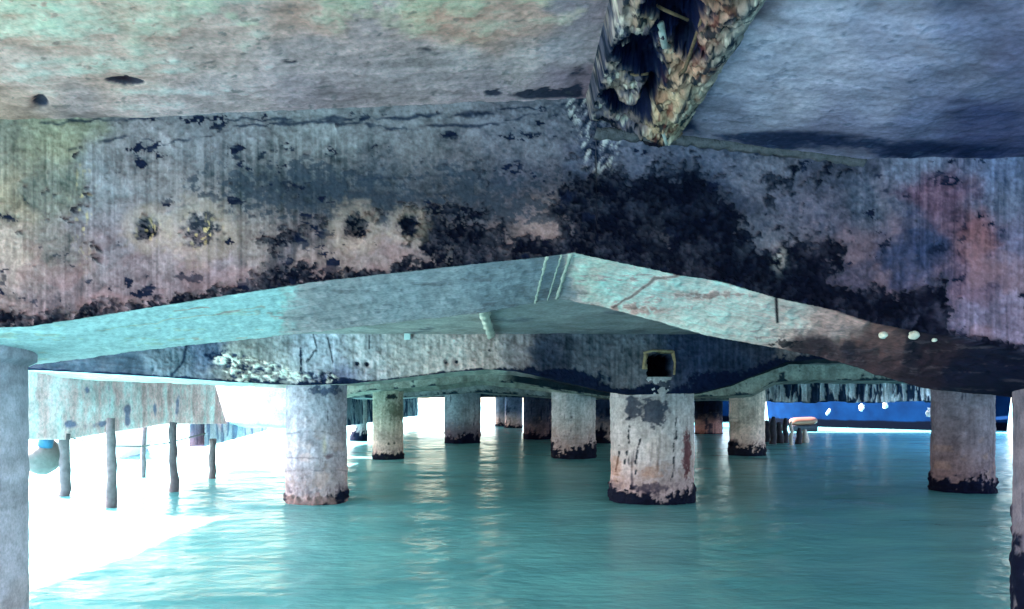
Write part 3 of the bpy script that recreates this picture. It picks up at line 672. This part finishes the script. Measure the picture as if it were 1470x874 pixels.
def ex_P2(C, px, py, n1, n2, st, z):
    C = mix(C, lin(56, 62, 86), ss(blob(px, py, 938, 590, 22, 24) + .7 * blob(px, py, 905, 585, 10, 30) + .25 * n2, .35, .6) * .85)
    C = mix(C, lin(186, 184, 186), ss(blob(px, py, 945, 640, 22, 24) + .3 * n1, .4, .8) * .5)
    for pts in [[(905,600),(902,640),(900,665)], [(922,590),(918,640),(914,680)], [(972,600),(970,650),(962,690)], [(890,640),(886,690)]]:
        C = mix(C, lin(30, 30, 52), ss(poly_dist(px + 4 * n1, py, pts), 2.6, .8) * ss(n2, -.3, .2) * .9)
    C = mix(C, lin(108, 40, 56), ss(blob(px, py, 986, 650, 7, 34) + .3 * n2, .35, .7) * .85)
    C = mix(C, lin(160, 120, 96), ss(blob(px, py, 884, 672, 10, 24) + blob(px, py, 935, 678, 20, 12) + .3 * n2, .4, .8) * .55)
    C = mix(C, lin(70, 56, 80), ss(blob(px, py, 935, 700, 34, 10) + .4 * n2, .4, .8) * .7)
    return C
def ex_P1(C, px, py, n1, n2, st, z):
    C = mix(C, lin(186, 160, 158), ss(fbm(px / 22, py / 16, 4, 1003), -.1, .5) * ss(py, 590, 660) * .5)
    C = mix(C, lin(64, 78, 110), ss(blob(px, py, 455, 562, 16, 9) + blob(px, py, 482, 560, 10, 8) + .4 * n2, .45, .75) * .85)
    for y0 in (620, 655, 675):
        C = mix(C, lin(112, 108, 124), ss(np.abs(py - y0 - 3 * n1), 1.6, .5) * ss(n1 + n2, -.3, .3) * .6)
    C = mix(C, lin(110, 70, 90), ss(blob(px, py, 470, 655, 9, 5) + .3 * n2, .5, .8) * .6)
    C = mix(C, lin(196, 180, 130), blob(px, py, 466, 640, 3, 12) * .5)
    return C
def ex_P4(C, px, py, n1, n2, st, z):
    C = mix(C, lin(96, 108, 92), ss(blob(px, py, 564, 585, 20, 20) + .5 * n1 + .3 * n2, .45, .8) * .75)
    C = mix(C, lin(40, 34, 50), ss(blob(px, py, 562, 569, 10, 5) + .3 * n2, .4, .7) * .9)
    C = mix(C, lin(40, 34, 50), ss(blob(px, py, 558, 637, 2.5, 3) + blob(px, py, 566, 636, 2.5, 3), .5, .8) * .8)
    return C
top_cap = CH + .145
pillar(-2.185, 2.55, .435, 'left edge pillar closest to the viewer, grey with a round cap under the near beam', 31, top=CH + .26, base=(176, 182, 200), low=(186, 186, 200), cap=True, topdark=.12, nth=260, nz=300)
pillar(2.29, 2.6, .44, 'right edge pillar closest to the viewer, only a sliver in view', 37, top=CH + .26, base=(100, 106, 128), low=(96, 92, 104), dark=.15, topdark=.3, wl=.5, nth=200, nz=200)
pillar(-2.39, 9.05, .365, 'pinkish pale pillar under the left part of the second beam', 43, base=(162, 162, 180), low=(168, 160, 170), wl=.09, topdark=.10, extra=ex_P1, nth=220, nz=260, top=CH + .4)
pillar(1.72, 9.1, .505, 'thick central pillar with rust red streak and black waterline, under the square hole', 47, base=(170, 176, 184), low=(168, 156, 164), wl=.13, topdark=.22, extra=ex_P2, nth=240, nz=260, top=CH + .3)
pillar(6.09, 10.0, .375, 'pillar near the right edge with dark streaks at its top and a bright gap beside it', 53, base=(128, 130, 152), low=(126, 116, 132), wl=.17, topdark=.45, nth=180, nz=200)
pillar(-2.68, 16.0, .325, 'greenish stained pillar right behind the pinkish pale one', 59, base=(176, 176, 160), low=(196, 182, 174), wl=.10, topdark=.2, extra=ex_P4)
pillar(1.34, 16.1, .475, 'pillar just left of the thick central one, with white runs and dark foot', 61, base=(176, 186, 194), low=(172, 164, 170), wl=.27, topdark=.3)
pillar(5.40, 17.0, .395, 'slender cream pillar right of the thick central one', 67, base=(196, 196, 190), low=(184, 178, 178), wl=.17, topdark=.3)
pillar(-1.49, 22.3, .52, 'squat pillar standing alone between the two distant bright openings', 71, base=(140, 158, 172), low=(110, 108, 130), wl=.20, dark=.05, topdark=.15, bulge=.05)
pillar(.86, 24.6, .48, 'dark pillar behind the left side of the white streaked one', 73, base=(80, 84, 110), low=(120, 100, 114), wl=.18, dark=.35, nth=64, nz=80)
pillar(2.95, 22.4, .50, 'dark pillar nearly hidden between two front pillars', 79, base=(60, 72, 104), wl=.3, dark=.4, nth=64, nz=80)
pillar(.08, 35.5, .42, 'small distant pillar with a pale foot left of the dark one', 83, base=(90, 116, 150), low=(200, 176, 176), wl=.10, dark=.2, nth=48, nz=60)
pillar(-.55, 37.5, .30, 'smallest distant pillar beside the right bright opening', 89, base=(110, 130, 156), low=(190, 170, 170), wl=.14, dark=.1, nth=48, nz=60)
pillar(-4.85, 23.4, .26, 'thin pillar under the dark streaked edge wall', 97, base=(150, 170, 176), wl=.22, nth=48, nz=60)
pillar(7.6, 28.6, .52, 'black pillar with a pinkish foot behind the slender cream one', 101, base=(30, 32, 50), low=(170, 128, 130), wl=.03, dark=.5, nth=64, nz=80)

# ---------------------------------------------------------------- thin timber piles outside on the left
def pile(px, ytop, ybase, r, label, seed, lean=0.0):
    Y = CH * F / (ybase - CY); X = X_of(px, Y); rr = random.Random(seed)
    zt_ = Z_of(ytop, Y); pts = []; tp = []
    for i in range(12):
        t = i / 11; pts.append((X + lean * t + rr.uniform(-.012, .012), Y + rr.uniform(-.01, .01), -.5 + (zt_ + .5) * t)); tp.append(1 + rr.uniform(-.12, .12) - .15 * t)
    o = tube('timber_pile', pts, r, M_wood, None, 12, .12, tp, seed)
    return tag(o, label, 'pile', 'thin timber piles in the bright water on the left')
pile(160, 600, 727, .062, 'tallest thin timber pile, standing darkest in the glare at left', 1)
pile(251, 606, 706, .060, 'thin timber pile in the glare below the middle of the left edge wall', 2, -.03)
pile(305, 630, 686, .055, 'thin timber pile standing under the low waling beam', 3)
pile(93, 622, 712, .070, 'leftmost thin timber pile beside the round fender', 4)
pile(206, 612, 684, .045, 'faintest thin timber pile, between the two tallest ones', 5)

# mooring rope, round fender, small white boat
pr = [at(100, 628, 9.6), at(130, 635, 9.4), at(160, 640, 8.9), at(200, 641, 9.4), at(240, 636, 9.9), at(295, 622, 10.9)]
rope = tube('mooring_rope', pr, .009, M_rope, None, 6, .1); tag(rope, 'thin rope sagging between the timber piles below the left edge wall', 'rope')
fd = empty('round_fender', tuple(at(62, 655, 9.6)))
c = (0, 0, 0)
ball('float', c, (.22, .22, .24), M_fender, fd, 28, 18, .12, 3)
tube('collar', [(.09, -.10, .12), (.10, -.10, .22), (.10, -.08, .30)], .085, M_blueband, fd, 12, .1)
tube('lanyard', [(.09, -.08, .28), (.07, -.04, .36), (.04, 0, .44)], .012, M_rope, fd, 6)
tag(fd, 'grey green round fender with a blue collar hanging beside the left edge pillar', 'fender')

def hull(name, L, Wd, Hh, mat, parent, rake=.12, band=None, nu=48, nv=14, flare=.25, bowsh=.35):
    """boat hull: bow at +X, keel below the water; returns the hull mesh"""
    u = np.linspace(0, 1, nu)[:, None]; v = np.linspace(-1, 1, 2 * nv + 1)[None]
    half = Wd / 2 * (1 - np.clip((u - (1 - bowsh)) / bowsh, 0, 1) ** 2.2) * (1 - .25 * (1 - u) ** 3)
    s = np.abs(v)                                         # 0 keel .. 1 gunwale
    zz = -.35 * Hh + (1.35 * Hh + .25 * Hh * u ** 2) * s ** 1.3
    wide = half * (s ** .45) * (1 - flare + flare * s)
    x = (u - .5) * L + rake * L * (u ** 6) * s ** 1.2
    V = np.stack([x + 0 * v, wide * np.sign(v), zz + 0 * u], -1)
    return grid(name, V, None, mat, parent=parent)

wb = empty('small_boat', tuple(Vector((-9.2, 17.7, 0)))); wb.rotation_euler = (0, 0, math.radians(-70))
hull('hull', 3.4, 1.3, .55, M_white, wb)
link('deck', [(-1.6, -.55, .5), (.6, -.6, .52), (1.5, 0, .62), (.6, .6, .52), (-1.6, .55, .5)], [(0, 1, 2, 3, 4)], M_white, None, wb, False)
cab = box('cabin', (-.1, 0, .68), (1.1, .8, .42), M_white, wb, bev=.06)
w1 = box('window', (-.1, -.405, .72), (.7, .02, .17), M_glass, wb, bev=.01); w2 = box('window', (-.66, 0, .72), (.02, .55, .17), M_glass, wb, bev=.01); box('window', (.455, 0, .72), (.02, .55, .17), M_glass, wb, bev=.01)
tag(wb, 'small white boat with a dark cabin window, moored beyond the timber piles at left', 'boat')

# ---------------------------------------------------------------- blue vessel behind on the right
M_blue = D.materials.new('blue_hull_paint'); M_blue.use_nodes = True
t_ = M_blue.node_tree; n_b = t_.nodes; b_ = n_b['Principled BSDF']; b_.inputs['Roughness'].default_value = .7; b_.inputs['Specular IOR Level'].default_value = .02
tc = n_b.new('ShaderNodeTexCoord'); sx = n_b.new('ShaderNodeSeparateXYZ'); t_.links.new(tc.outputs['Object'], sx.inputs[0])
nz_ = n_b.new('ShaderNodeTexNoise'); nz_.inputs['Scale'].default_value = 1.6; nz_.inputs['Detail'].default_value = 8; t_.links.new(tc.outputs['Object'], nz_.inputs['Vector'])
cr = n_b.new('ShaderNodeValToRGB'); cr.color_ramp.elements[0].position = .3; cr.color_ramp.elements[0].color = (.0005, .006, .026, 1)
cr.color_ramp.elements[1].position = .7; cr.color_ramp.elements[1].color = (.0008, .012, .048, 1); t_.links.new(nz_.outputs[0], cr.inputs[0])
# black boot topping below a painted line
ms = n_b.new('ShaderNodeMath'); ms.operation = 'MULTIPLY_ADD'; ms.inputs[1].default_value = .12; t_.links.new(nz_.outputs[0], ms.inputs[0]); t_.links.new(sx.outputs['Z'], ms.inputs[2])
st_ = n_b.new('ShaderNodeMapRange'); st_.inputs[1].default_value = .40; st_.inputs[2].default_value = .47; t_.links.new(ms.outputs[0], st_.inputs[0])
mxn = n_b.new('ShaderNodeMix'); mxn.data_type = 'RGBA'; mxn.inputs[6].default_value = (.0004, .0010, .004, 1)
t_.links.new(st_.outputs[0], mxn.inputs[0]); t_.links.new(cr.outputs[0], mxn.inputs[7]); t_.links.new(mxn.outputs[2], b_.inputs['Base Color'])

pb0 = Vector((X_of(1098, 38.5), 38.5, 0)); pb1 = Vector((X_of(1440, 29.0), 29.0, 0))
mid = (pb0 + pb1) / 2; dv = pb0 - pb1; ang = math.atan2(dv.y, dv.x); Lb = dv.length
bv = empty('blue_vessel', tuple(mid + Vector((1.0, 1.9, 0)))); bv.rotation_euler = (0, 0, ang)
hull('hull', Lb, 4.4, 3.5, M_blue, bv, rake=.06, nu=90, nv=40)  # built extra tall to block sky from the water's reflections
link('deck', [(-Lb / 2, -1.5, 3.4), (Lb * .2, -2.0, 3.5), (Lb * .52, 0, 4.0), (Lb * .2, 2.0, 3.5), (-Lb / 2, 1.5, 3.4)], [(0, 1, 2, 3, 4)], M_white, None, bv, False)
tag(bv, 'long blue vessel with a black waterline lying beyond the ragged rear edge beam', 'boat')
bv2 = empty('blue_vessel', (10.6, 47.0, 0)); bv2.rotation_euler = (0, 0, math.radians(8))
hull('hull', 9.0, 3.4, 1.8, M_blue, bv2, nu=60, nv=20)
link('deck', [(-4.5, -1.2, 1.75), (1.8, -1.6, 1.8), (4.6, 0, 2.1), (1.8, 1.6, 1.8), (-4.5, 1.2, 1.75)], [(0, 1, 2, 3, 4)], M_white, None, bv2, False)
tag(bv2, 'farther dark blue hull showing only between the central pillar and the black one', 'boat')
for i, (x, y, w_, h_, lab) in enumerate([(1237, 585, .10, .16, 'larger white fender hanging near the middle of the blue hull'), (1271, 582, .09, .13, 'white fender right of the larger one on the blue hull'),
                                    (1189, 591, .06, .16, 'slanting white fender near the bow of the blue hull'), (1334, 592, .09, .18, 'white fender beside the right pillar on the blue hull')]):
    tt = (x - 1098) / (1440 - 1098); Yf = ip(x, [(1098, 36.5), (1189, 33.4), (1237, 32.0), (1271, 31.2), (1334, 29.6)])
    p = at(x, y, Yf); o = ball('fender', (0, 0, 0), (w_, w_, h_), M_pale, None, 16, 12, .6, i); o.location = p
    if i == 2: o.rotation_euler = (0, .5, 0)
    tag(o, lab, 'fender', 'white fenders on the blue hull')
# salmon float, moored in front of the bow
fl = empty('salmon_float', tuple(Vector((X_of(1153, 31.0), 31.0, 0)))); fl.rotation_euler = (0, 0, math.radians(-4))
u = np.linspace(0, 1, 24)[:, None]; th = np.linspace(0, 2 * np.pi, 14, endpoint=False)[None]
w_ = np.clip(1 - np.abs(2 * u - 1) ** 5, .02, 1) ** .5
Vv = np.stack([(u - .5) * 1.15 + 0 * th, .30 * w_ * np.cos(th), .42 + .17 * w_ * np.sin(th) + .05 * (u - .3)], -1)
grid('float_body', Vv, None, M_float, wrap_v=True, parent=fl)
box('shadow_block', (0, 0, .13), (1.05, .5, .26), M_dark, fl, bev=.05)  # added dark block stands in for the shadow under the float
tag(fl, 'salmon pink float over a black block added as its shadow, lying in front of the blue hull', 'float')

# broken stumps beside the slender cream pillar
for i, (x, yt, yb, r, mt, lab) in enumerate([(1101, 603, 634, .11, M_dark, 'black broken stump touching the slender cream pillar'), (1109, 598, 637, .10, M_dark, 'tallest black broken stump of the cluster'),
    (1118, 606, 636, .11, M_dark, 'black broken stump in the middle of the cluster'), (1127, 600, 635, .08, M_dark, 'thin black broken stump next to the pale one'),
    (1136, 604, 639, .055, M_pale, 'thin pale stump at the right of the black cluster'), (1147, 614, 637, .09, M_dark, 'low black stump right of the thin pale one'),
    (1156, 616, 635, .10, M_pale, 'low pale stump farthest from the cream pillar')]):
    Y = CH * F / (yb - CY); X = X_of(x, Y); zt_ = Z_of(yt, Y); rr = random.Random(50 + i)
    pts = [(X + rr.uniform(-.03, .03), Y + rr.uniform(-.02, .02), -.4 + (zt_ + .4) * k / 7) for k in range(8)]
    o = tube('broken_stump', pts, r, mt, None, 9, .25, [1.15, 1.1, 1.1, 1, 1, .95, .85, .45], i)
    tag(o, lab, 'stump', 'broken stumps in the water by the cream pillar')

# ---------------------------------------------------------------- water
def grow(a, b, n):
    return a + (b - a) * ((np.exp(np.linspace(0, 1, n + 1)[1:] * 6) - 1) / (math.exp(6) - 1))
xs = np.concatenate([-grow(9, 4000, 40)[::-1], np.arange(-9, 11, .055), grow(11, 4000, 40)])
ys = np.concatenate([-grow(4, 3000, 24)[::-1], np.arange(-4, 2.4, .16), np.arange(2.4, 13, .045), np.arange(13, 34, .11), grow(34, 4500, 50)])
X, Y = np.meshgrid(xs, ys, indexing='ij')
fade = ss(np.abs(X - 1), 14, 8) * ss(np.abs(Y - 12), 30, 16)
wx = X + .35 * fbm(X / 1.1, Y / 1.1, 2, 33)
Z = .009 * fbm(wx / .85, Y / .42, 4, 1201, .5) + .012 * fbm(X / 1.9 + 3, Y / 1.2, 2, 1207) + .003 * fbm(X / .16, Y / .09, 2, 1217)
Z = Z * fade
M_water = D.materials.new('turquoise_water'); M_water.use_nodes = True
t_ = M_water.node_tree; nn = t_.nodes; wbs = nn['Principled BSDF']
wbs.inputs['Base Color'].default_value = (.055, .30, .31, 1); wbs.inputs['Specular IOR Level'].default_value = .3; wbs.inputs['Roughness'].default_value = .2; wbs.inputs['IOR'].default_value = 1.33
tc = nn.new('ShaderNodeTexCoord'); mp = nn.new('ShaderNodeMapping'); mp.inputs['Scale'].default_value = (1, 2.0, 1); t_.links.new(tc.outputs['Object'], mp.inputs[0])
na = nn.new('ShaderNodeTexNoise'); na.inputs['Scale'].default_value = 5.0; na.inputs['Detail'].default_value = 6; na.inputs['Roughness'].default_value = .55
t_.links.new(mp.outputs[0], na.inputs['Vector'])
bp = nn.new('ShaderNodeBump'); bp.inputs['Strength'].default_value = .75; bp.inputs['Distance'].default_value = .03
t_.links.new(na.outputs[0], bp.inputs['Height']); t_.links.new(bp.outputs[0], wbs.inputs['Normal'])
# milky silt clouds in the water
nb2 = nn.new('ShaderNodeTexNoise'); nb2.inputs['Scale'].default_value = .8; nb2.inputs['Detail'].default_value = 5; t_.links.new(mp.outputs[0], nb2.inputs['Vector'])
cr = nn.new('ShaderNodeValToRGB'); cr.color_ramp.elements[0].position = .35; cr.color_ramp.elements[0].color = (.11, .35, .385, 1)
cr.color_ramp.elements[1].position = .65; cr.color_ramp.elements[1].color = (.16, .46, .485, 1)
t_.links.new(nb2.outputs[0], cr.inputs[0]); t_.links.new(cr.outputs[0], wbs.inputs['Base Color'])
water = grid('water', np.stack([X, Y, Z], -1), None, M_water)
water['kind'] = 'structure'
